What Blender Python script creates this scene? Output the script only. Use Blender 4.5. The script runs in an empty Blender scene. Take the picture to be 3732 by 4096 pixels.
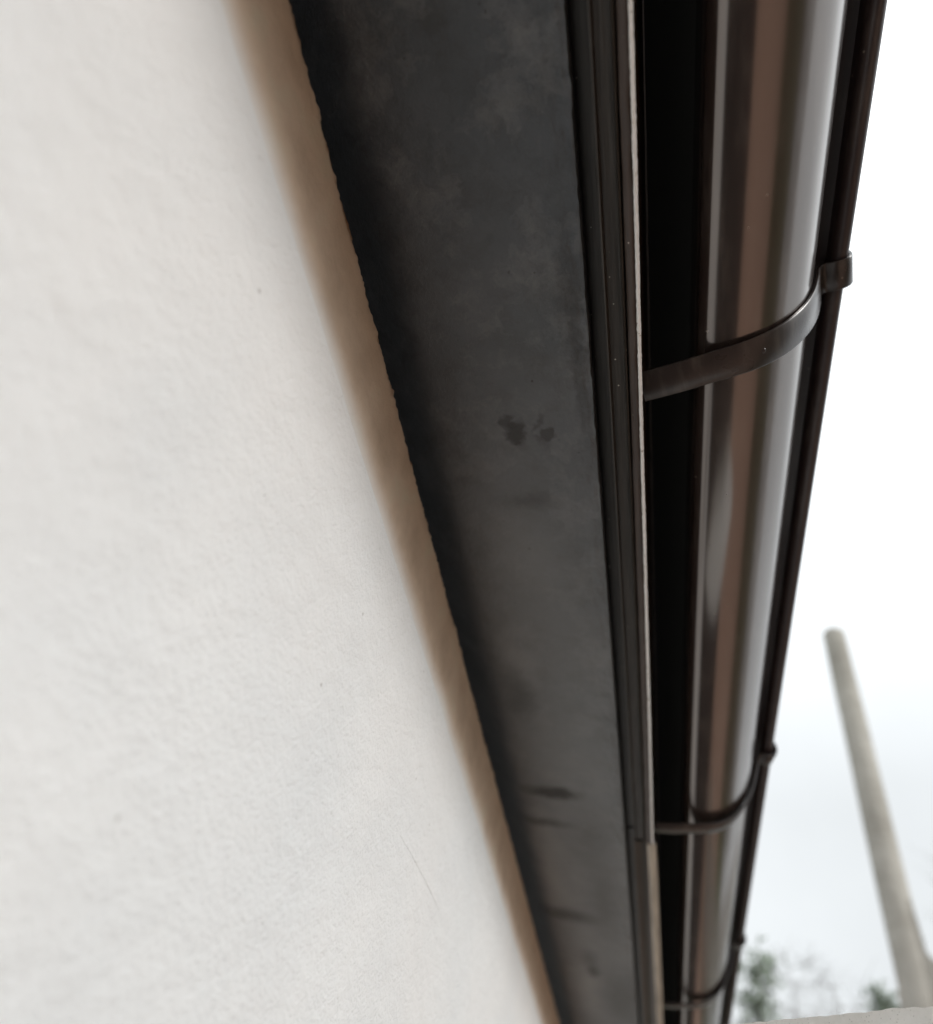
import bpy, math, random
import numpy as np
from mathutils import Matrix, Vector, noise
sc = bpy.context.scene
col = sc.collection
R = math.radians
H = 2.2                                   # camera height above the ground

# ---------------------------------------------------------------- camera
# building axes: X = away from the house wall, Y = along the gutter, Z = up
ax_r = Vector((0.95395992, 0.17504954, 0.24355315))
ax_d = Vector((0.00639113, 0.79997417, -0.6000004))
ax_f = Vector((-0.29986602, 0.57393291, 0.76202453))
cam = bpy.data.cameras.new('camera')
cam_o = bpy.data.objects.new('camera', cam)
col.objects.link(cam_o)
m = Matrix.Identity(4)
for i in range(3):
    m[i][0] = ax_r[i]; m[i][1] = -ax_d[i]; m[i][2] = -ax_f[i]
m[2][3] = H
cam_o.matrix_world = m
cam.sensor_fit = 'HORIZONTAL'
cam.sensor_width = 36
cam.lens = 25.476
cam.clip_start = 0.01
cam.clip_end = 2000
cam.dof.use_dof = True
cam.dof.focus_distance = 0.43
cam.dof.aperture_fstop = 3.5
sc.camera = cam_o

# ---------------------------------------------------------------- light
SUN_EL, SUN_AZ = R(29), R(112)            # azimuth measured from +Y towards +X
world = bpy.data.worlds.new('World')
sc.world = world
world.use_nodes = True
wn, wl = world.node_tree.nodes, world.node_tree.links
wn.clear()
wo = wn.new('ShaderNodeOutputWorld'); bg = wn.new('ShaderNodeBackground')
sky = wn.new('ShaderNodeTexSky'); sky.sky_type = 'NISHITA'; sky.sun_disc = False
sky.sun_elevation = SUN_EL; sky.sun_rotation = SUN_AZ
sky.air_density = 1.0; sky.dust_density = 3.0
hs = wn.new('ShaderNodeHueSaturation'); hs.inputs['Saturation'].default_value = 0.07
flat = wn.new('ShaderNodeMixRGB'); flat.inputs[0].default_value = 0.9      # cloud layer evens the sky out
flat.inputs[2].default_value = (4.83, 5.06, 5.2, 1)
tc = wn.new('ShaderNodeTexCoord'); sep = wn.new('ShaderNodeSeparateXYZ')
mr = wn.new('ShaderNodeMapRange')                                           # brighter overhead, as an overcast sky is
mr.interpolation_type = 'SMOOTHSTEP'; mr.inputs['From Min'].default_value = 0.5; mr.inputs['From Max'].default_value = 0.95
mr.inputs['To Min'].default_value = 1.04; mr.inputs['To Max'].default_value = 1.95
cl = wn.new('ShaderNodeTexNoise'); cl.inputs['Scale'].default_value = 3.2; cl.inputs['Detail'].default_value = 5
cr = wn.new('ShaderNodeMapRange'); cr.inputs['From Min'].default_value = .3; cr.inputs['From Max'].default_value = .7
cr.inputs['To Min'].default_value = 0.93; cr.inputs['To Max'].default_value = 1.06
mu1 = wn.new('ShaderNodeMath'); mu1.operation = 'MULTIPLY'
mu2 = wn.new('ShaderNodeVectorMath'); mu2.operation = 'SCALE'
wl.new(sky.outputs[0], hs.inputs['Color']); wl.new(hs.outputs[0], flat.inputs[1])
wl.new(tc.outputs['Generated'], sep.inputs[0]); wl.new(sep.outputs['Z'], mr.inputs['Value'])
wl.new(tc.outputs['Generated'], cl.inputs['Vector']); wl.new(cl.outputs[0], cr.inputs['Value'])
wl.new(mr.outputs[0], mu1.inputs[0]); wl.new(cr.outputs[0], mu1.inputs[1])
wl.new(flat.outputs[0], mu2.inputs[0]); wl.new(mu1.outputs[0], mu2.inputs['Scale'])
wl.new(mu2.outputs[0], bg.inputs['Color']); bg.inputs['Strength'].default_value = 0.1
wl.new(bg.outputs[0], wo.inputs[0])
sun = bpy.data.lights.new('sun', 'SUN'); sun.energy = 0.95; sun.angle = R(16); sun.color = (1, .98, .955)
sun_o = bpy.data.objects.new('sun', sun); col.objects.link(sun_o)
sd = Vector((math.sin(SUN_AZ)*math.cos(SUN_EL), math.cos(SUN_AZ)*math.cos(SUN_EL), math.sin(SUN_EL)))
sun_o.rotation_euler = sd.to_track_quat('Z', 'Y').to_euler()
sc.view_settings.view_transform = 'Standard'; sc.view_settings.look = 'None'
sc.view_settings.gamma = 1; sc.view_settings.exposure = 0.86

# ---------------------------------------------------------------- helpers
def tag(o, label=None, cat=None, group=None, kind=None):
    if label: o['label'] = label
    if cat: o['category'] = cat
    if group: o['group'] = group
    if kind: o['kind'] = kind
    return o
def empty(name, loc=(0, 0, 0)):
    o = bpy.data.objects.new(name, None); o.location = loc; o.empty_display_size = .1
    col.objects.link(o); return o
def link(name, verts, faces, mat, parent=None, smooth=True, sharp=None):
    me = bpy.data.meshes.new(name)
    me.from_pydata([tuple(v) for v in verts], [], faces); me.update()
    if smooth: me.polygons.foreach_set('use_smooth', [True]*len(me.polygons))
    if sharp is not None: me.set_sharp_from_angle(angle=R(sharp))
    me.materials.append(mat)
    o = bpy.data.objects.new(name, me); col.objects.link(o)
    if parent:
        o.parent = parent; o.matrix_parent_inverse = Matrix.Identity(4)
        o.location = -Vector(parent.location) if parent.parent is None else (0, 0, 0)
    return o
def box(x0, x1, y0, y1, z0, z1):
    v = [(x, y, z) for x in (x0, x1) for y in (y0, y1) for z in (z0, z1)]
    return v, [(0,1,3,2), (4,6,7,5), (0,4,5,1), (2,3,7,6), (0,2,6,4), (1,5,7,3)]
def join(*vf):
    V, F = [], []
    for v, f in vf:
        n = len(V); V += list(v); F += [tuple(i+n for i in q) for q in f]
    return V, F
def extrude(sec, ys, closed=True, disp=None):
    """sec = list of (x, z) (camera-relative z); swept along Y"""
    V, F = [], []; n = len(sec)
    for j, y in enumerate(ys):
        for i, (x, z) in enumerate(sec):
            dx = dz = 0
            if disp: dx, dz = disp(i, x, z, y)
            V.append((x+dx, y, z+H+dz))
    m = n if closed else n-1
    for j in range(len(ys)-1):
        for i in range(m):
            a = j*n+i; b = j*n+(i+1) % n
            F.append((a, a+n, b+n, b))
    if closed:
        F.append(tuple(range(n))); F.append(tuple(range((len(ys)-1)*n, len(ys)*n))[::-1])
    return V, F
def spline(pts, n=6):
    """Catmull-Rom through 2-D points"""
    P = [Vector(p) for p in pts]; P = [2*P[0]-P[1]] + P + [2*P[-1]-P[-2]]; out = []
    for i in range(1, len(P)-2):
        for k in range(n):
            t = k/n; a, b, c, d = P[i-1:i+3]
            q = .5*((2*b) + (c-a)*t + (2*a-5*b+4*c-d)*t*t + (3*b-a-3*c+d)*t**3)
            out.append((q.x, q.y))
    out.append(tuple(P[-2])); return out
def strip_solid(line, th):
    """closed section: polyline offset outwards (right-hand side) by th"""
    P = [Vector(p) for p in line]; off = []
    for i, p in enumerate(P):
        a = P[max(i-1, 0)]; b = P[min(i+1, len(P)-1)]; t = (b-a).normalized()
        off.append((p.x + t.y*th, p.y - t.x*th))
    return [tuple(p) for p in P] + off[::-1]
def frange(a, b, s):
    n = int(round((b-a)/s)); return [a+(b-a)*i/n for i in range(n+1)]
def nz(x, y, z): return noise.noise(Vector((x, y, z)))

# ---------------------------------------------------------------- materials
def mat(name, base, rough=.6, metal=0., spec=.5):
    mt = bpy.data.materials.new(name); mt.use_nodes = True
    b = mt.node_tree.nodes['Principled BSDF']
    b.inputs['Base Color'].default_value = (*base, 1); b.inputs['Roughness'].default_value = rough
    b.inputs['Metallic'].default_value = metal; b.inputs['Specular IOR Level'].default_value = spec
    return mt, mt.node_tree.nodes, mt.node_tree.links, b
def N(ns, t, **kw):
    n = ns.new(t)
    for k, v in kw.items():
        if hasattr(n, k): setattr(n, k, v)
        else: n.inputs[k.replace('_', ' ')].default_value = v
    return n
def obco(ns): return ns.new('ShaderNodeTexCoord').outputs['Object']
def ramp(ns, ls, src, stops):
    r = ns.new('ShaderNodeValToRGB'); e = r.color_ramp.elements
    while len(e) < len(stops): e.new(.5)
    for el, (p, c) in zip(e, stops):
        el.position = p; el.color = (*c, 1) if len(c) == 3 else c
    ls.new(src, r.inputs[0]); return r.outputs[0]
def noise_n(ns, ls, vec, scale, detail=4, rough=.55, dist=0):
    n = N(ns, 'ShaderNodeTexNoise'); n.inputs['Scale'].default_value = scale
    n.inputs['Detail'].default_value = detail; n.inputs['Roughness'].default_value = rough
    n.inputs['Distortion'].default_value = dist; ls.new(vec, n.inputs['Vector']); return n.outputs[0]
def mixc(ns, ls, fac, a, b, mode='MIX'):
    mx = ns.new('ShaderNodeMixRGB'); mx.blend_type = mode
    for k, s in ((0, fac), (1, a), (2, b)):
        if hasattr(s, 'links'): ls.new(s, mx.inputs[k])
        else: mx.inputs[k].default_value = s if k == 0 else (*s, 1)
    return mx.outputs[0]
def bump(ns, ls, b, h, dist, strength=1, prev=None):
    bp = ns.new('ShaderNodeBump'); bp.inputs['Distance'].default_value = dist
    bp.inputs['Strength'].default_value = strength; ls.new(h, bp.inputs['Height'])
    if prev: ls.new(prev, bp.inputs['Normal'])
    ls.new(bp.outputs[0], b.inputs['Normal']); return bp.outputs[0]
def blob(ns, ls, vec, cx, cy, rx, ry, ang=0, soft=.5, warp=None):
    """soft-edged ellipse mask in object XY, for stains and for painted light"""
    mp = ns.new('ShaderNodeMapping'); mp.vector_type = 'TEXTURE'
    mp.inputs['Location'].default_value = (cx, cy, 0); mp.inputs['Rotation'].default_value = (0, 0, ang)
    mp.inputs['Scale'].default_value = (rx, ry, 1000)
    ls.new(vec, mp.inputs['Vector'])
    ln = ns.new('ShaderNodeVectorMath'); ln.operation = 'LENGTH'; ls.new(mp.outputs[0], ln.inputs[0])
    mr_ = ns.new('ShaderNodeMapRange'); mr_.inputs['From Min'].default_value = 1-soft; mr_.inputs['From Max'].default_value = 1+soft
    mr_.inputs['To Min'].default_value = 1; mr_.inputs['To Max'].default_value = 0
    ls.new(ln.outputs['Value'], mr_.inputs['Value']); return mr_.outputs[0]
def warped(ns, ls, vec, scale, amt):
    n = N(ns, 'ShaderNodeTexNoise'); n.inputs['Scale'].default_value = scale; n.inputs['Detail'].default_value = 4
    ls.new(vec, n.inputs['Vector'])
    s = ns.new('ShaderNodeVectorMath'); s.operation = 'SUBTRACT'; s.inputs[1].default_value = (.5, .5, .5)
    ls.new(n.outputs['Color'], s.inputs[0])
    k = ns.new('ShaderNodeVectorMath'); k.operation = 'SCALE'; k.inputs['Scale'].default_value = amt; ls.new(s.outputs[0], k.inputs[0])
    a = ns.new('ShaderNodeVectorMath'); a.operation = 'ADD'; ls.new(vec, a.inputs[0]); ls.new(k.outputs[0], a.inputs[1])
    return a.outputs[0]

# white smooth render of the house wall
M_wall, ns, ls, b = mat('white_plaster', (.8, .8, .78), .75, spec=.3)
co = obco(ns)
c = ramp(ns, ls, noise_n(ns, ls, co, 6, 5), [(.35, (.79, .81, .815)), (.65, (.86, .872, .868))])
c = mixc(ns, ls, ramp(ns, ls, noise_n(ns, ls, co, 2.3, 3), [(.45, (0, 0, 0)), (.7, (.5, .5, .5))]), c, (.87, .845, .815))
vo = N(ns, 'ShaderNodeTexVoronoi'); vo.inputs['Scale'].default_value = 38; vo.inputs['Randomness'].default_value = 1; ls.new(co, vo.inputs['Vector'])
pit = ramp(ns, ls, vo.outputs['Distance'], [(.02, (1, 1, 1)), (.06, (0, 0, 0))])
pitsel = ramp(ns, ls, noise_n(ns, ls, co, 17, 1), [(.44, (0, 0, 0)), (.52, (.55, .55, .55))])
pm = mixc(ns, ls, 1., pit, pitsel, 'MULTIPLY')
c = mixc(ns, ls, pm, c, (.35, .33, .3)); ls.new(c, b.inputs['Base Color'])
n1 = bump(ns, ls, b, noise_n(ns, ls, co, 38, 3, .5), .004, .4)
n2 = bump(ns, ls, b, noise_n(ns, ls, co, 105, 5, .62), .0015, .65, n1)
bump(ns, ls, b, noise_n(ns, ls, co, 380, 4, .7), .0009, 1., n2)

# very top of the wall: eave shade tinted brown into its colour
M_shade_tint, ns, ls, b = mat('shade_tinted_plaster', (.5, .4, .3), .9, spec=.2)
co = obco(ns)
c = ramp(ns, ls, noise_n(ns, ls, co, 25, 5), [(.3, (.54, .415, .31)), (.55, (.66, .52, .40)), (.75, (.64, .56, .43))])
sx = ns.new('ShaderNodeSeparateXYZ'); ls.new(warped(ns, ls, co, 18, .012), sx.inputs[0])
shade_fade = ns.new('ShaderNodeMapRange'); shade_fade.interpolation_type = 'SMOOTHSTEP'; shade_fade.inputs['From Min'].default_value = H+.308; shade_fade.inputs['From Max'].default_value = H+.341  # lower edge of the painted shade fades to white
shade_fade.inputs['To Min'].default_value = 1; shade_fade.inputs['To Max'].default_value = 0; ls.new(sx.outputs['Z'], shade_fade.inputs['Value'])
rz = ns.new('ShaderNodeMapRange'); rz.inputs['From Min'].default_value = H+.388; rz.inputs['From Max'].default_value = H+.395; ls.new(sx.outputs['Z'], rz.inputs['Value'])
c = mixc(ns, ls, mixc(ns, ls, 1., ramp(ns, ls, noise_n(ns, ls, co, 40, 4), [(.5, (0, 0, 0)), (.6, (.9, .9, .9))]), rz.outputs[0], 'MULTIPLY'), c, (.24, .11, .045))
c = mixc(ns, ls, shade_fade.outputs[0], c, (.83, .835, .825))
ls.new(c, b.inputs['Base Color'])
n1 = bump(ns, ls, b, noise_n(ns, ls, co, 150, 5, .65), .0015, .8)

# dark grey painted soffit
M_soffit, ns, ls, b = mat('grey_soffit_paint', (.1, .1, .1), .42, spec=.42)
co = obco(ns); w = warped(ns, ls, warped(ns, ls, co, 60, .011), 170, .012); w2 = warped(ns, ls, co, 22, .05)
c = ramp(ns, ls, noise_n(ns, ls, co, 9, 6, .6), [(.3, (.054, .065, .074)), (.5, (.078, .090, .102)), (.72, (.106, .119, .133))])
c = mixc(ns, ls, ramp(ns, ls, noise_n(ns, ls, w2, 5, 4), [(.52, (0, 0, 0)), (.68, (.5, .5, .5))]), c, (.11, .112, .112))
c = mixc(ns, ls, ramp(ns, ls, noise_n(ns, ls, w, 34, 7, .72), [(.46, (0, 0, 0)), (.66, (.55, .55, .55))]), c, (.038, .040, .040))
c = mixc(ns, ls, ramp(ns, ls, noise_n(ns, ls, w, 21, 7, .7), [(.50, (0, 0, 0)), (.68, (.5, .5, .5))]), c, (.21, .22, .225))
stains = [(-.1135, .243, .0075, .010, .5, .3, .75), (-.119, .2335, .005, .0055, .8, .3, .6), (-.0885, .2425, .005, .006, -.3, .3, .65), (-.094, .247, .006, .003, .4, .4, .4),
          (-.095, .2345, .002, .006, .5, .6, .5), (-.092, .252, .006, .004, 0, .8, .3), (-.1365, .731, .028, .011, 0, .55, .9), (-.122, .728, .010, .010, 0, .3, .8), (-.066, .15, .006, .03, 0, .8, .4), (-.062, .19, .004, .05, 0, .7, .4),
          (-.150, .80, .025, .009, 0, .6, .7), (-.145, 1.056, .035, .018, 0, .6, .8), (-.12, 1.25, .01, .02, 0, .5, .8), (-.08, 1.35, .03, .12, 0, .6, .6), (-.111, .305, .022, .006, 0, .8, .35),
          (-.125, 1.2, .014, .03, 0, .7, .5), (-.15, .55, .012, .03, 0, .8, .5), (-.10, .82, .02, .05, .2, .9, .35), (-.09, 1.0, .02, .12, 0, .8, .5)]
for (cx, cy, rx, ry, st) in [(-.11, 1.15, .12, .62, .5), (-.12, .62, .07, .32, .28), (-.1545, .94, .016, .10, .75), (-.1470, .51, .014, .035, .5), (-.135, 1.32, .018, .09, .6), (-.155, .80, .012, .03, .5), (-.125, .37, .03, .06, .3)]:  # broad patches paint the far end's extra light; small ones are pale blotches
    k = ns.new('ShaderNodeMath'); k.operation = 'MULTIPLY'; k.inputs[1].default_value = st
    ls.new(blob(ns, ls, w2, cx, cy, rx, ry, 0, .8), k.inputs[0]); c = mixc(ns, ls, k.outputs[0], c, (.30, .31, .31))
for (cx, cy, rx, ry, an, sf, st) in stains:
    k = ns.new('ShaderNodeMath'); k.operation = 'MULTIPLY'; k.inputs[1].default_value = st
    ls.new(blob(ns, ls, w, cx, cy, rx, ry, an, sf), k.inputs[0])
    c = mixc(ns, ls, k.outputs[0], c, (.022, .02, .018))
vo = N(ns, 'ShaderNodeTexVoronoi'); vo.inputs['Scale'].default_value = 62; ls.new(warped(ns, ls, co, 300, .003), vo.inputs['Vector'])
pit = ramp(ns, ls, vo.outputs['Distance'], [(.03, (1, 1, 1)), (.075, (0, 0, 0))])
sel = ramp(ns, ls, noise_n(ns, ls, co, 31, 1), [(.42, (0, 0, 0)), (.52, (.8, .8, .8))])
c = mixc(ns, ls, mixc(ns, ls, 1., pit, sel, 'MULTIPLY'), c, (.03, .03, .03))
ls.new(c, b.inputs['Base Color'])
n1 = bump(ns, ls, b, noise_n(ns, ls, co, 45, 4, .6), .003, .5)
n2 = bump(ns, ls, b, noise_n(ns, ls, co, 330, 5, .7), .0009, 1., n1)

# painted metal of the trim, with dust specks
def trim_mat(name, base, dust, rough=.35, metal=.2):
    mt, ns, ls, b = mat(name, base, rough, metal)
    co = obco(ns); mp = ns.new('ShaderNodeMapping'); mp.inputs['Scale'].default_value = (1, .05, 1); ls.new(co, mp.inputs['Vector'])
    c = ramp(ns, ls, noise_n(ns, ls, mp.outputs[0], 300, 4), [(.35, tuple(x*.75 for x in base)), (.65, tuple(x*1.3 for x in base))])
    vo = N(ns, 'ShaderNodeTexVoronoi'); vo.inputs['Scale'].default_value = 210; ls.new(co, vo.inputs['Vector'])
    d = ramp(ns, ls, vo.outputs['Distance'], [(.06, (1, 1, 1)), (.13, (0, 0, 0))])
    s = ramp(ns, ls, noise_n(ns, ls, co, 160, 1), [(.6, (0, 0, 0)), (.66, (1, 1, 1))])
    c = mixc(ns, ls, mixc(ns, ls, 1., d, s, 'MULTIPLY'), c, dust)
    ls.new(c, b.inputs['Base Color'])
    bump(ns, ls, b, noise_n(ns, ls, mp.outputs[0], 600, 4), .0004, .6)
    return mt
M_trim = trim_mat('dark_trim_metal', (.036, .031, .026), (.6, .58, .5), .38)
M_wood = trim_mat('brown_fascia_paint', (.042, .025, .017), (.5, .45, .38), .4, 0)
M_pale_trim = trim_mat('pale_trim_metal', (.52, .47, .39), (.5, .48, .42), .4)
M_edge, ns, ls, b = mat('worn_white_edge', (.75, .74, .7), .25, spec=.8)
co = obco(ns)
c = ramp(ns, ls, noise_n(ns, ls, co, 190, 4, .7), [(.30, (.25, .2, .15)), (.38, (.9, .89, .86)), (.7, (.97, .96, .95))])
ls.new(c, b.inputs['Base Color']); bump(ns, ls, b, noise_n(ns, ls, co, 500, 3), .001, .8)

# glossy brown gutter
def gut_mat(name, base, rough, metal=1., lo=.9):
    mt, ns, ls, b = mat(name, base, rough, metal)
    co = obco(ns); mp = ns.new('ShaderNodeMapping'); mp.inputs['Scale'].default_value = (1, .12, 1); ls.new(co, mp.inputs['Vector'])
    c = ramp(ns, ls, noise_n(ns, ls, mp.outputs[0], 14, 4), [(.3, tuple(x*lo for x in base)), (.7, tuple(x*1.06 for x in base))])
    mq = ns.new('ShaderNodeMapping'); mq.inputs['Scale'].default_value = (1, .25, 1); ls.new(co, mq.inputs['Vector'])
    dust = ramp(ns, ls, noise_n(ns, ls, mq.outputs[0], 70, 6, .7), [(.5, (0, 0, 0)), (.75, (.22, .22, .22))])
    c = mixc(ns, ls, dust, c, (.22, .19, .16))
    vo = N(ns, 'ShaderNodeTexVoronoi'); vo.inputs['Scale'].default_value = 85; ls.new(co, vo.inputs['Vector'])
    c = mixc(ns, ls, mixc(ns, ls, 1., ramp(ns, ls, vo.outputs['Distance'], [(.03, (.8, .8, .8)), (.09, (0, 0, 0))]), ramp(ns, ls, noise_n(ns, ls, co, 50, 2), [(.5, (0, 0, 0)), (.6, (1, 1, 1))]), 'MULTIPLY'), c, (.28, .24, .2))
    ls.new(c, b.inputs['Base Color'])
    r = ns.new('ShaderNodeMapRange'); r.inputs['To Min'].default_value = rough*.75; r.inputs['To Max'].default_value = rough*1.3
    ls.new(noise_n(ns, ls, co, 20, 4), r.inputs['Value']); ls.new(r.outputs[0], b.inputs['Roughness'])
    bump(ns, ls, b, noise_n(ns, ls, mp.outputs[0], 30, 2), .0006, .25)
    return mt
M_gutter = gut_mat('brown_gutter_metal', (.026, .018, .0155), .18, 0.)
M_gutter.node_tree.nodes['Principled BSDF'].inputs['IOR'].default_value = 2.3
M_gutter.node_tree.nodes['Principled BSDF'].inputs['Specular Tint'].default_value = (1, .92, .87, 1)
M_bead = gut_mat('dark_bead_metal', (.035, .024, .024), .4, 0.)
M_strap = gut_mat('bracket_metal', (.026, .019, .017), .28, 0.)
M_dark, *_ = mat('dark_roofing', (.02, .02, .02), .9)

# grounds
def ground_mat(name, a, bb, scale, rough=.9):
    mt, ns, ls, b = mat(name, a, rough, spec=.2)
    co = obco(ns)
    c = ramp(ns, ls, noise_n(ns, ls, co, scale, 6, .65), [(.3, a), (.7, bb)])
    ls.new(c, b.inputs['Base Color']); bump(ns, ls, b, noise_n(ns, ls, co, scale*6, 4), .02, .6)
    return mt
M_soil = ground_mat('grass_ground', (.06, .075, .03), (.12, .13, .06), 3)
M_path = ground_mat('dark_paving', (.022, .02, .019), (.045, .04, .036), 6)
# brick paving
M_brick, ns, ls, b = mat('brick_paving', (.4, .2, .15), .85, spec=.2)
co = obco(ns); bt = N(ns, 'ShaderNodeTexBrick'); bt.inputs['Scale'].default_value = 4.5
bt.inputs['Color1'].default_value = (.54, .33, .24, 1); bt.inputs['Color2'].default_value = (.46, .29, .22, 1)
bt.inputs['Mortar'].default_value = (.3, .26, .21, 1); bt.inputs['Mortar Size'].default_value = .012; ls.new(co, bt.inputs['Vector'])
ls.new(bt.outputs[0], b.inputs['Base Color'])

# concrete of the ledge and post
def concrete(name, a, bb, sc_, speck=True):
    mt, ns, ls, b = mat(name, a, .85, spec=.25)
    co = obco(ns)
    c = ramp(ns, ls, noise_n(ns, ls, co, sc_, 6, .65), [(.32, a), (.66, bb)])
    if speck:
        vo = N(ns, 'ShaderNodeTexVoronoi'); vo.inputs['Scale'].default_value = sc_*7; ls.new(co, vo.inputs['Vector'])
        c = mixc(ns, ls, ramp(ns, ls, vo.outputs['Distance'], [(.05, (.7, .7, .7)), (.2, (0, 0, 0))]), c, tuple(x*.5 for x in a))
    ls.new(c, b.inputs['Base Color'])
    n1 = bump(ns, ls, b, noise_n(ns, ls, co, sc_*3, 6, .7), .08/sc_, .6)
    return mt
M_ledge = concrete('rough_ledge_plaster', (.66, .655, .61), (.9, .89, .85), 45)
M_ledge_top = concrete('pale_ledge_edge', (.82, .81, .77), (.92, .91, .88), 60)
M_shaft = concrete('dark_pillar_stone', (.045, .04, .036), (.09, .08, .07), 12)
M_post = concrete('weathered_post', (.36, .34, .30), (.52, .50, .45), 2.2, False)

# ---------------------------------------------------------------- ground
v, f = box(-60, 200, -120, 300, -.5, 0)
tag(link('ground', v, f, M_soil, smooth=False), kind='structure')
v, f = box(-.2, 1.5, -14, 14, .0, .05)
tag(link('path', v, f, M_path, smooth=False), kind='structure')
v, f = box(1.5, 5.6, -14, 34, .0, .04)
tag(link('patio', v, f, M_brick, smooth=False), kind='structure')

# ---------------------------------------------------------------- house
XW = -.185
house = tag(empty('house', (-2.5, 1.5, 0)), 'white plastered house wall running up to a dark grey soffit under the eaves', 'house')
Y0, Y1 = -3.0, 6.0
def zone(fine, lo=-.6, hi=2.2, coarse=.1):
    return frange(Y0, lo, coarse)[:-1] + frange(lo, hi, fine)[:-1] + frange(hi, Y1, coarse)
ys = zone(.0025)
# wall face: bottom to top, then over the crumbly top edge
zs = [-H, -1.2, -.6, -.2, 0, .1, .2, .26, .30, .318]
sec = [(XW, z) for z in zs] 
def wdisp(i, x, z, y):
    a = .0008*nz(y*9, z*9, 1.3) + .00035*nz(y*45, z*45, 7)
    return (a if z > -.3 else 0, 0)
V, F = extrude(sec, ys, closed=False, disp=wdisp)
n = len(V)
bv, bf = box(-5, XW-.01, Y0, Y1, 0, H+.30)
V, F = join((V, F), (bv, bf))
wall = link('wall', V, F, M_wall, house)
# hairline raised trowel ridge
rv, rf = [], []
for i in range(41):
    t = i/40; y = .4355+(.5885-.4355)*t; z = .2085+(.2162-.2085)*t + .0016*math.sin(t*3.1)+.0004*nz(t*9, 2, 1)
    r_ = .0005*math.sin(math.pi*min(max(t, .03), .97))
    rv += [(XW-.0004, y, z+H+.0009), (XW+.0008*nz(y*9, z*9, 1.3)+r_+.0003, y, z+H), (XW-.0004, y, z+H-.0009)]
    if i: a = (i-1)*3; rf += [(a, a+3, a+4, a+1), (a+1, a+4, a+5, a+2)]
link('trowel_ridge', rv, rf, M_wall, wall)
# shade-tinted strip: leans back, rounded rough shoulder
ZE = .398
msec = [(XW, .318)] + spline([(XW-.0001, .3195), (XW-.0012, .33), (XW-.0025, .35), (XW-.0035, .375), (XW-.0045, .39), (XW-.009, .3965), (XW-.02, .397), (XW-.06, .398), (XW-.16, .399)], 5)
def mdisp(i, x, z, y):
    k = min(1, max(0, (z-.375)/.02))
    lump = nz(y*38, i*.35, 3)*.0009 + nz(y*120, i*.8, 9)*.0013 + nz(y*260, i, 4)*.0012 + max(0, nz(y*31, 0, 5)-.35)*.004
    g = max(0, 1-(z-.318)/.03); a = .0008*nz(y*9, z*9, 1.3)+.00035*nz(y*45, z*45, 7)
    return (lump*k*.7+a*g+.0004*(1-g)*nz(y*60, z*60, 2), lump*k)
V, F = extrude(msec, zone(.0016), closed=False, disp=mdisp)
link('shade_tinted_strip', V, F, M_shade_tint, wall)
# soffit
SZ = .42; SX = -.0546
xs = frange(-.60, -.30, .05)[:-1] + frange(-.30, -.22, .01)[:-1] + frange(-.22, -.075, .006)[:-1] + frange(-.075, SX, .0012)
ysf = zone(.002)
V, F = [], []
nx = len(xs)+2
for y in ysf:
    for x in xs:
        k = max(0, 1-abs(x-SX)/.02)
        lump = k*(.0013*nz(x*170, y*45, 4)+.0010*nz(x*400, y*120, 6)) + .0006*nz(x*14, y*9, 2)
        ex = .0004*nz(y*45, 3, 3)+.0006*nz(y*150, 1, 3) if x > SX-.003 else 0
        rise = .7*max(0, -.168-x)*(1-math.exp(-max(0, -.168-x)/.03)) if x > -.30 else .09
        V.append((x+ex, y, SZ+H+lump+rise))
    V.append((SX+.00035*nz(y*45, 3, 3), y, SZ+H+.022)); V.append((-.60, y, SZ+H+.15))
for j in range(len(ysf)-1):
    for i in range(nx-1):
        a = j*nx+i; F.append((a, a+1, a+1+nx, a+nx))
link('soffit', V, F, M_soffit, house, sharp=40)
# fascia board and its trims
tsec = [(-.0620, .4425), (-.0620, .4370), (-.0436, .4370), (-.0432, .4205), (-.0428, .4185), (-.0419, .4182), (-.0414, .4195), (-.0408, .4225), (-.0325, .4228),
        (-.0318, .4205), (-.0312, .4192), (-.0305, .4198), (-.0302, .4235), (-.0294, .4238), (-.0294, .4425)]
def tdisp(i, x, z, y): return (.0001*nz(y*7, 0, 1), .0001*nz(y*9, 0, 8)+.00004*nz(y*150, 0, 8))
fascia = link('fascia', *extrude([(-.0292, .4212), (-.0262, .4196), (-.0236, .4200), (-.0230, .4235), (-.0225, .60), (-.0292, .60)], zone(.004),
              disp=lambda i, x, z, y: (.0003*nz(y*40, i, 3), (.0005*nz(y*60, i, 5)+.0003*nz(y*170, i, 5)) if i < 3 else 0)), M_wood, house, sharp=50)
link('soffit_trim', *extrude(tsec, frange(Y0, .812, .004), disp=tdisp), M_trim, house, sharp=12)
tB = [(-.0620, .4425), (-.0620, .4360), (-.0445, .4355), (-.0440, .4200), (-.0430, .4192), (-.0400, .4205), (-.0350, .4218), (-.0294, .4222), (-.0294, .4425)]
link('soffit_trim', *extrude(tB, frange(.8145, Y1, .01), disp=tdisp), M_trim, house, sharp=12)
esec = [(-.0240+.0013*math.cos(a)+.0018, .4196+.0013*math.sin(a)) for a in [R(200+i*22) for i in range(10)]]
def edisp(i, x, z, y):
    l = .00022*nz(y*70, i*.5, 3)+.00028*nz(y*330, i*.7, 7); return (l+.0002*nz(y*6, 0, 0), l)
link('drip_edge', *extrude(esec, zone(.0012, -.3, .80, .1)[:0] or (frange(Y0, -.3, .1)[:-1]+frange(-.3, .812, .0012)), disp=edisp), M_edge, fascia)
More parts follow.
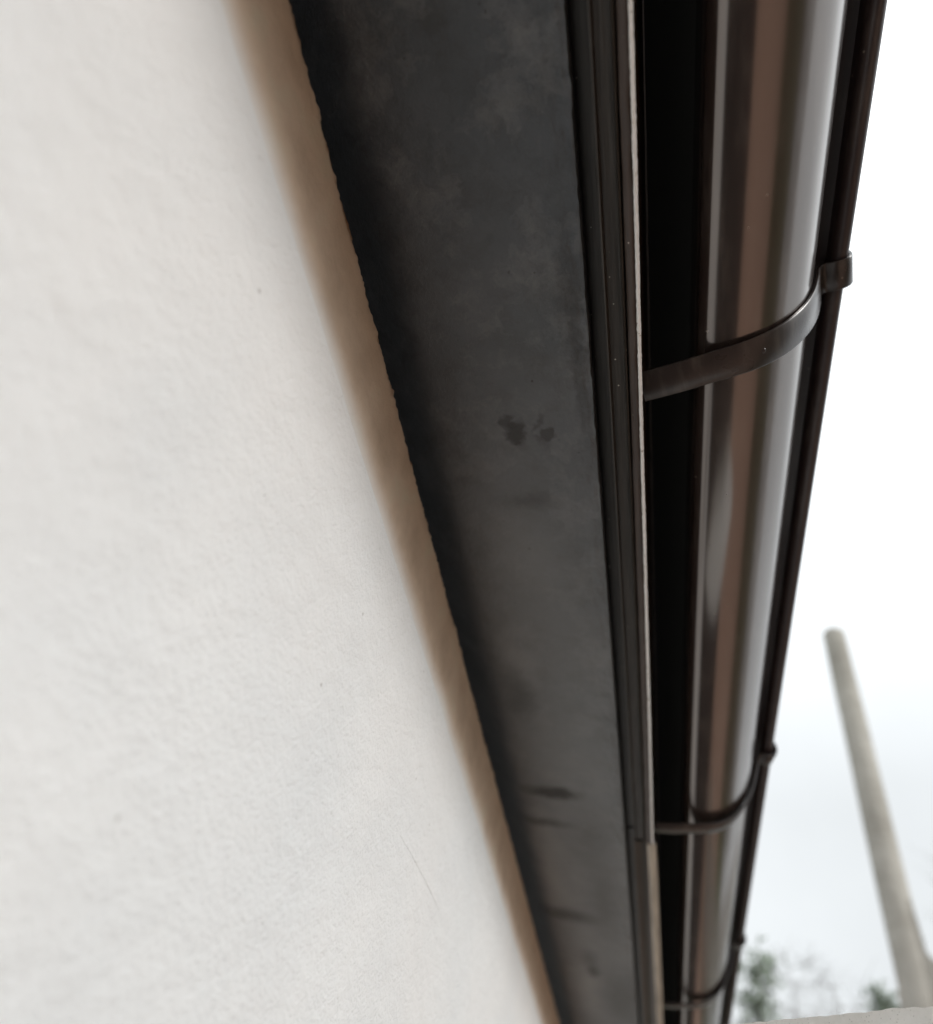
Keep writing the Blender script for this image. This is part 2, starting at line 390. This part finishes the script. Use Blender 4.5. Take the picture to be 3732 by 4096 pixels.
eB = [(-.0292, .4188), (-.0225, .4185), (-.0195, .4200), (-.0192, .4230), (-.0224, .4235), (-.0292, .4210)]
link('drip_edge', *extrude(eB, frange(.815, Y1, .01), disp=lambda i, x, z, y: (min(.001+(y-.8)*.010, .0065)+.0004*nz(y*8, 0, 1), .0003*nz(y*20, i, 2))), M_pale_trim, fascia, sharp=40)
# roof: deck closing the eaves, tile courses on top
rs = [(.045, .655), (.045, .625), (-.0225, .602), (-.60, .602), (-.60, .575), (-5.2, .575), (-5.2, 2.3)]
roof = link('roof', *extrude(rs, [Y0-.2, Y1+.2]), M_dark, house, smooth=False)
TV, TF = [], []
rows = 26
for k in range(rows):
    x0 = .07-k*.2; z0 = .672+k*.2*.335-.0; base = len(TV); cols = 180
    for j in range(cols+1):
        y = Y0-.2+(Y1-Y0+.4)*j/cols; wv = .012*abs(math.sin(j*math.pi/6))
        TV += [(x0, y, z0+H+wv-.012), (x0, y, z0+H+wv+.004), (x0-.24, y, z0+H+.068+wv), (x0-.24, y, z0+H+.055+wv)]
    for j in range(cols):
        a = base+j*4
        TF += [(a, a+4, a+5, a+1), (a+1, a+5, a+6, a+2), (a+3, a+7, a+4, a)]
M_tile = ground_mat('brown_roof_tile', (.06, .04, .032), (.11, .07, .055), 6, .7)
link('tile_cover', TV, TF, M_tile, roof, sharp=60)

# ---------------------------------------------------------------- gutter
gut = tag(empty('gutter', (.06, 1.5, H+.5)), 'glossy dark brown metal rain gutter hung along the fascia on strap brackets', 'gutter')
body = spline([(.0125, .600), (.0120, .540), (.0122, .485), (.0138, .4625), (.0170, .4548), (.0225, .4512), (.0320, .4512), (.045, .4540), (.061, .4625), (.074, .4755), (.085, .4935), (.0925, .5150), (.0970, .5400), (.0990, .5650), (.0995, .5780)], 7)
gys = frange(Y0, Y1, .06)
gd = lambda i, x, z, y: (.0005*nz(y*2.2, i*.02, 4), .0006*nz(y*1.7, i*.02, 9))
channel = link('channel', *extrude(strip_solid(body, -.0015), gys, disp=gd), M_gutter, gut, sharp=60)
# front flange and rolled bead
bead = [(.0975, .5810), (.0975, .5780), (.1110, .5765), (.1122, .5700)] + [(.1186+.0062*math.cos(a), .5690+.0062*math.sin(a)) for a in [R(190+i*20) for i in range(18)]] + [(.1130, .5800)]
link('front_bead', *extrude(bead, gys), M_bead, gut, sharp=50)
# strap brackets
sp = [(-.0222, .4325), (-.010, .4345), (.005, .4375), (.020, .4415), (.034, .4450), (.048, .4492), (.061, .4565), (.074, .4685), (.0865, .4880), (.0955, .5110), (.1015, .5360), (.1045, .5530),
      (.1100, .5600), (.1190, .5590), (.1262, .5625), (.1288, .5705), (.1268, .5790), (.1200, .5845), (.102, .5900)]
line = spline(sp, 5)
def make_strap():
    sec = strip_solid(line, .0026); w = .0112
    V = []; F = []; n = len(sec); rr = .0007
    # bevelled edges: 4 rings
    half = len(line); cen = [((Vector(line[min(i, 2*half-1-i)])+Vector(sec[2*half-1-min(i, 2*half-1-i)]))/2) for i in range(n)]
    for (yy, s) in ((-w, .55), (-w+rr, 1.), (w-rr, 1.), (w, .55)):
        for i, p in enumerate(sec):
            q = cen[i]+(Vector(p)-cen[i])*s; V.append((q.x, yy, q.y+H))
    for j in range(3):
        for i in range(n):
            a = j*n+i; b_ = j*n+(i+1) % n; F.append((a, a+n, b_+n, b_))
    for j, rev in ((0, 1), (3, 0)):
        for i in range(half-1):
            a, b_ = j*n+i, j*n+i+1; c_, d_ = j*n+n-2-i, j*n+n-1-i
            F.append((a, b_, c_, d_) if rev else (d_, c_, b_, a))
    return V, F
br0 = None
for k, yc in enumerate((.2141, .800, 1.372)):
    if br0 is None:
        V, F = make_strap(); o = link('bracket', V, F, M_strap, gut, sharp=40); br0 = o
        # rivet heads under the strap
    else:
        o = br0.copy(); col.objects.link(o); o.parent = gut; o.matrix_parent_inverse = Matrix.Identity(4)
    o.location = Vector(-gut.location) + Vector((0, yc, 0))
    if k: o.rotation_euler = (0, 0, R((0, 11, 14)[k]))
    if k == 0:                            # the nearest strap hangs slightly askew
        o.rotation_euler = (0, 0, R(-9)); o.location += Vector((0, -.0015, .002))
rv, rf = [], []
for a in range(13):
    for bb in range(5):
        th = a*math.tau/12; ph = bb/4*math.pi/2
        rv.append((.057+.0022*math.cos(th)*math.cos(ph), .0022*math.sin(th)*math.cos(ph), .4517+H-.0012*math.sin(ph)+.0225*0))
for a in range(12):
    for bb in range(4):
        i = a*5+bb; rf.append((i, i+5, i+6, i+1))
for k, o in enumerate([o for o in gut.children if o.name.startswith('bracket')]):
    if k == 0:
        rv0 = link('rivet', rv, rf, M_strap, o); rv0.location = (0, 0, 0)
    else:
        r2 = rv0.copy(); col.objects.link(r2); r2.parent = o; r2.matrix_parent_inverse = Matrix.Identity(4); r2.location = (0, 0, 0)

# ---------------------------------------------------------------- garden pillar whose top shows at the bottom right
p0 = Vector((.042, .61)); p1 = Vector((.148, .507)); dr = (p1-p0).normalized(); nr = Vector((-dr.y, dr.x))
if nr.dot(p0) < 0: nr = -nr
gw = tag(empty('garden_pillar', (p0.x, p0.y, 0)), 'rough pale coping with a chalky edge on a dark stone pillar, below the gutter and the post', 'pillar')
ZL = .190
def slab(t0, t1, d0, d1, z0, z1, st, amp, top=False):
    """front face as a fine displaced grid, closed by back, top and ends"""
    ts = frange(t0, t1, st); zz = frange(z0, z1, st) if z1-z0 < .3 else [z0]+frange(z1-.25, z1, st)
    V, F = [], []; n = len(zz)+2
    for t in ts:
        for i, z in enumerate(zz):
            p = p0+dr*t+nr*d0; dd = amp*(nz(t*60, z*60, 2)+.6*nz(t*180, z*180, 5))
            ez = amp*1.6*(nz(t*45, 0, 1)+.6*nz(t*150, 0, 3)) if i == len(zz)-1 else 0
            q = p-nr*dd; V.append((q.x, q.y, z+ez+H))
        for z in (z1, z0):
            q = p0+dr*t+nr*d1; V.append((q.x, q.y, z+H))
    for j in range(len(ts)-1):
        for i in range(n):
            a = j*n+i; b_ = j*n+(i+1) % n; F.append((a, b_, b_+n, a+n))
    F.append(tuple(range(n))[::-1]); F.append(tuple(range((len(ts)-1)*n, len(ts)*n)))
    return V, F
link('pillar_shaft', *slab(-.02, .19, .012, .148, -H, ZL-.0605, .004, .0008), M_shaft, gw, sharp=50)
link('coping', *slab(-.03, .2, .0008, .16, ZL-.06, ZL-.0090, .0018, .0009), M_ledge, gw, sharp=50)
link('coping_edge', *slab(-.03, .2, .0, .16, ZL-.0088, ZL, .0012, .0006), M_ledge_top, gw, sharp=50)

# ---------------------------------------------------------------- post
az = R(15.8); D = 6.0
pc = Vector((math.sin(az)*D, math.cos(az)*D)); side = Vector((math.cos(az), -math.sin(az)))
post = tag(empty('post', (pc.x, pc.y, 0)), 'tall pale grey-beige post with a flat top standing against the white sky', 'post')
V, F = [], []; seg = 28; zz = frange(-H, 5.50, .11)
for z in zz + [5.535, 5.545]:
    k = (.106+.004*min(1, max(0, (4.3-z)/1.7))) if z <= 5.54 else .102
    wob = .002*nz(z*1.3, 0, 2)-.024*min(1, max(0, (5.5-z)/3))
    for i in range(seg):
        a = i*math.tau/seg; r_ = k*(1+.03*nz(math.cos(a)*1.5, math.sin(a)*1.5, z*2))
        V.append((pc.x+r_*math.cos(a)+wob, pc.y+r_*math.sin(a), z+H))
n = len(V)//seg
for j in range(n-1):
    for i in range(seg):
        a = j*seg+i; b_ = j*seg+(i+1) % seg; F.append((a, b_, b_+seg, a+seg))
F.append(tuple(range((n-1)*seg, n*seg)))
link('shaft', V, F, M_post, post, sharp=50)
# broad foot block with a hollow-curved shoulder, to the right of the shaft
out = [(-.115, -H), (-.118, 2.15)] + [(.095, 2.78)] + [(.112, 2.62)] + [(.115+.08*(1-math.cos(R(a))), 2.45-.09*math.sin(R(a))) for a in range(0, 91, 15)] + [(.32, 2.355), (.50, 2.35), (.515, 2.33), (.52, -H)]
out = [(a_-.022, z_+.03) for a_, z_ in out]
V = []
for dpt in (-.085, .085):
    for s, z in out:
        q = pc+side*s+Vector((math.sin(az), math.cos(az)))*dpt; V.append((q.x, q.y, z+H))
n = len(out); F = [tuple(range(n)), tuple(range(n, 2*n))[::-1]] + [(i, i+n, (i+1) % n+n, (i+1) % n) for i in range(n)]
link('foot_block', V, F, M_post, post, smooth=False)

# ---------------------------------------------------------------- trees beyond
def leaf_mat(name, a, bb):
    mt, ns, ls, b = mat(name, a, .6, spec=.3)
    g = ns.new('ShaderNodeNewGeometry')
    c = ramp(ns, ls, g.outputs['Random Per Island'], [(0, a), (1, bb)]); ls.new(c, b.inputs['Base Color'])
    return mt
M_leaf = leaf_mat('conifer_foliage', (.15, .185, .14), (.27, .32, .25))  # haze and glare put into these paled leaf greens
M_leaf2 = leaf_mat('reflection_hedge_foliage', (.15, .115, .075), (.26, .20, .13))
M_bark, *_ = mat('bark', (.16, .14, .12), .9)
def cyl(V, F, a, b_, r0, r1, seg=7):
    a = Vector(a); b_ = Vector(b_); d = (b_-a).normalized(); u = d.orthogonal().normalized(); w_ = d.cross(u); n = len(V)
    for p, r_ in ((a, r0), (b_, r1)):
        for i in range(seg):
            t = i*math.tau/seg; V.append(tuple(p+u*(r_*math.cos(t))+w_*(r_*math.sin(t))))
    for i in range(seg): j = (i+1) % seg; F.append((n+i, n+j, n+seg+j, n+seg+i))
def tree(name, label, x, y, h, crown_r, leafm, seed, dens=1., conical=True, leaf=.05, group=None, cbase=.25):
    rnd = random.Random(seed)
    t = tag(empty(name, (x, y, 0)), label, 'tree', group)
    V, F = [], []; LV, LF = [], []
    px, py, pz = x, y, 0; K = 9; tw = 1. if leafm else .45
    for k in range(K):
        z2 = h*(k+1)/K*.97; nx_, ny_ = x+rnd.uniform(-.04, .04)*h*.2, y+rnd.uniform(-.04, .04)*h*.2
        cyl(V, F, (px, py, pz), (nx_, ny_, z2), (.03*h*(1-k/K)+.012)*tw, (.03*h*(1-(k+1)/K)+.01)*tw); px, py, pz = nx_, ny_, z2
    nb = int(70*dens)
    if not leafm: nb = 60
    for k in range(nb):
        f_ = cbase+(1-cbase)*rnd.random()**.9; z = h*f_
        L = crown_r*((1-f_)/(1-cbase))**.8*rnd.uniform(.5, 1.15) if conical else crown_r*math.sqrt(max(.05, 1-((f_-.62)/.4)**2))*rnd.uniform(.4, 1.1)
        L = max(L, .12); a = rnd.uniform(0, math.tau); up = rnd.uniform(-.1, .45)
        e = (x+L*math.cos(a), y+L*math.sin(a), z+L*up); cyl(V, F, (x, y, z-.05), e, (.012+.006*L)*tw, .004*tw, 5)
        if not leafm:
            for q in range(9):
                c_ = Vector((x, y, z-.05)).lerp(Vector(e), rnd.uniform(.3, 1)); cyl(V, F, c_, c_+Vector((rnd.gauss(0, .3), rnd.gauss(0, .3), rnd.uniform(.1, .5))), .004, .0015, 3)
            continue
        for q in range(int(26*dens+10)):
            s = rnd.uniform(.25, 1.05); c_ = Vector((x, y, z-.05)).lerp(Vector(e), s)+Vector([rnd.gauss(0, .07*crown_r+.03) for _ in range(3)])
            u = Vector([rnd.gauss(0, 1) for _ in range(3)]).normalized(); w_ = u.orthogonal().normalized(); z_ = leaf*rnd.uniform(.6, 1.4); n = len(LV)
            LV += [tuple(c_-u*z_), tuple(c_+w_*z_*.45), tuple(c_+u*z_), tuple(c_-w_*z_*.45)]; LF.append((n, n+1, n+2, n+3))
    link('trunk', V, F, M_bark, t); 
    if leafm: link('crown', LV, LF, leafm, t, smooth=False)
    return t
def at(a, D): return math.sin(R(a))*D, math.cos(R(a))*D
x_, y_ = at(5.9, 10); tree('conifer', 'grey-green conifer just right of the far end of the gutter', x_, y_, 2.2+10*.385, .95, M_leaf, 3, 1.0, leaf=.055)
x_, y_ = at(13.9, 9); tree('shrub_tree', 'small blurred grey-green treetop just left of the foot of the post', x_, y_, 2.2+9*.372, .5, M_leaf, 8, 1., leaf=.05)
x_, y_ = at(8.0, 16); tree('bare_tree', 'faint bare twiggy treetop left of the middle between gutter and post', x_, y_, 2.2+16*.385, 2.2, None, 11, .8, False)
x_, y_ = at(10.8, 18); tree('bare_tree', 'faint bare twiggy treetop nearer the post, above the pale wall', x_, y_, 2.2+18*.39, 2.4, None, 12, .8, False)
x_, y_ = at(20.5, 14); tree('bare_tree', 'faint grey treetop to the right of the post', x_, y_, 2.2+14*.50, 1.2, None, 13, 1., False)
# out-of-view foliage added to narrow the sky mirrored in the gutter
rnd = random.Random(5); LV, LF = [], []
hy0, hy1 = -10, 13
for q in range(56000):
    c_ = Vector((rnd.uniform(6.0, 7.1), rnd.uniform(hy0, hy1), rnd.uniform(.1, 4.2)+rnd.gauss(0, .06)))
    u = Vector([rnd.gauss(0, 1) for _ in range(3)]).normalized(); w_ = u.orthogonal().normalized(); z_ = .06*rnd.uniform(.6, 1.4); n = len(LV)
    LV += [tuple(c_-u*z_), tuple(c_+w_*z_*.5), tuple(c_+u*z_), tuple(c_-w_*z_*.5)]; LF.append((n, n+1, n+2, n+3))
hd = tag(empty('reflection_hedge', (6.5, 1, 0)), 'tall clipped copper-brown foliage added out of view to shape the gutter reflection', 'reflection_hedge')
link('reflection_foliage', LV, LF, M_leaf2, hd, smooth=False)
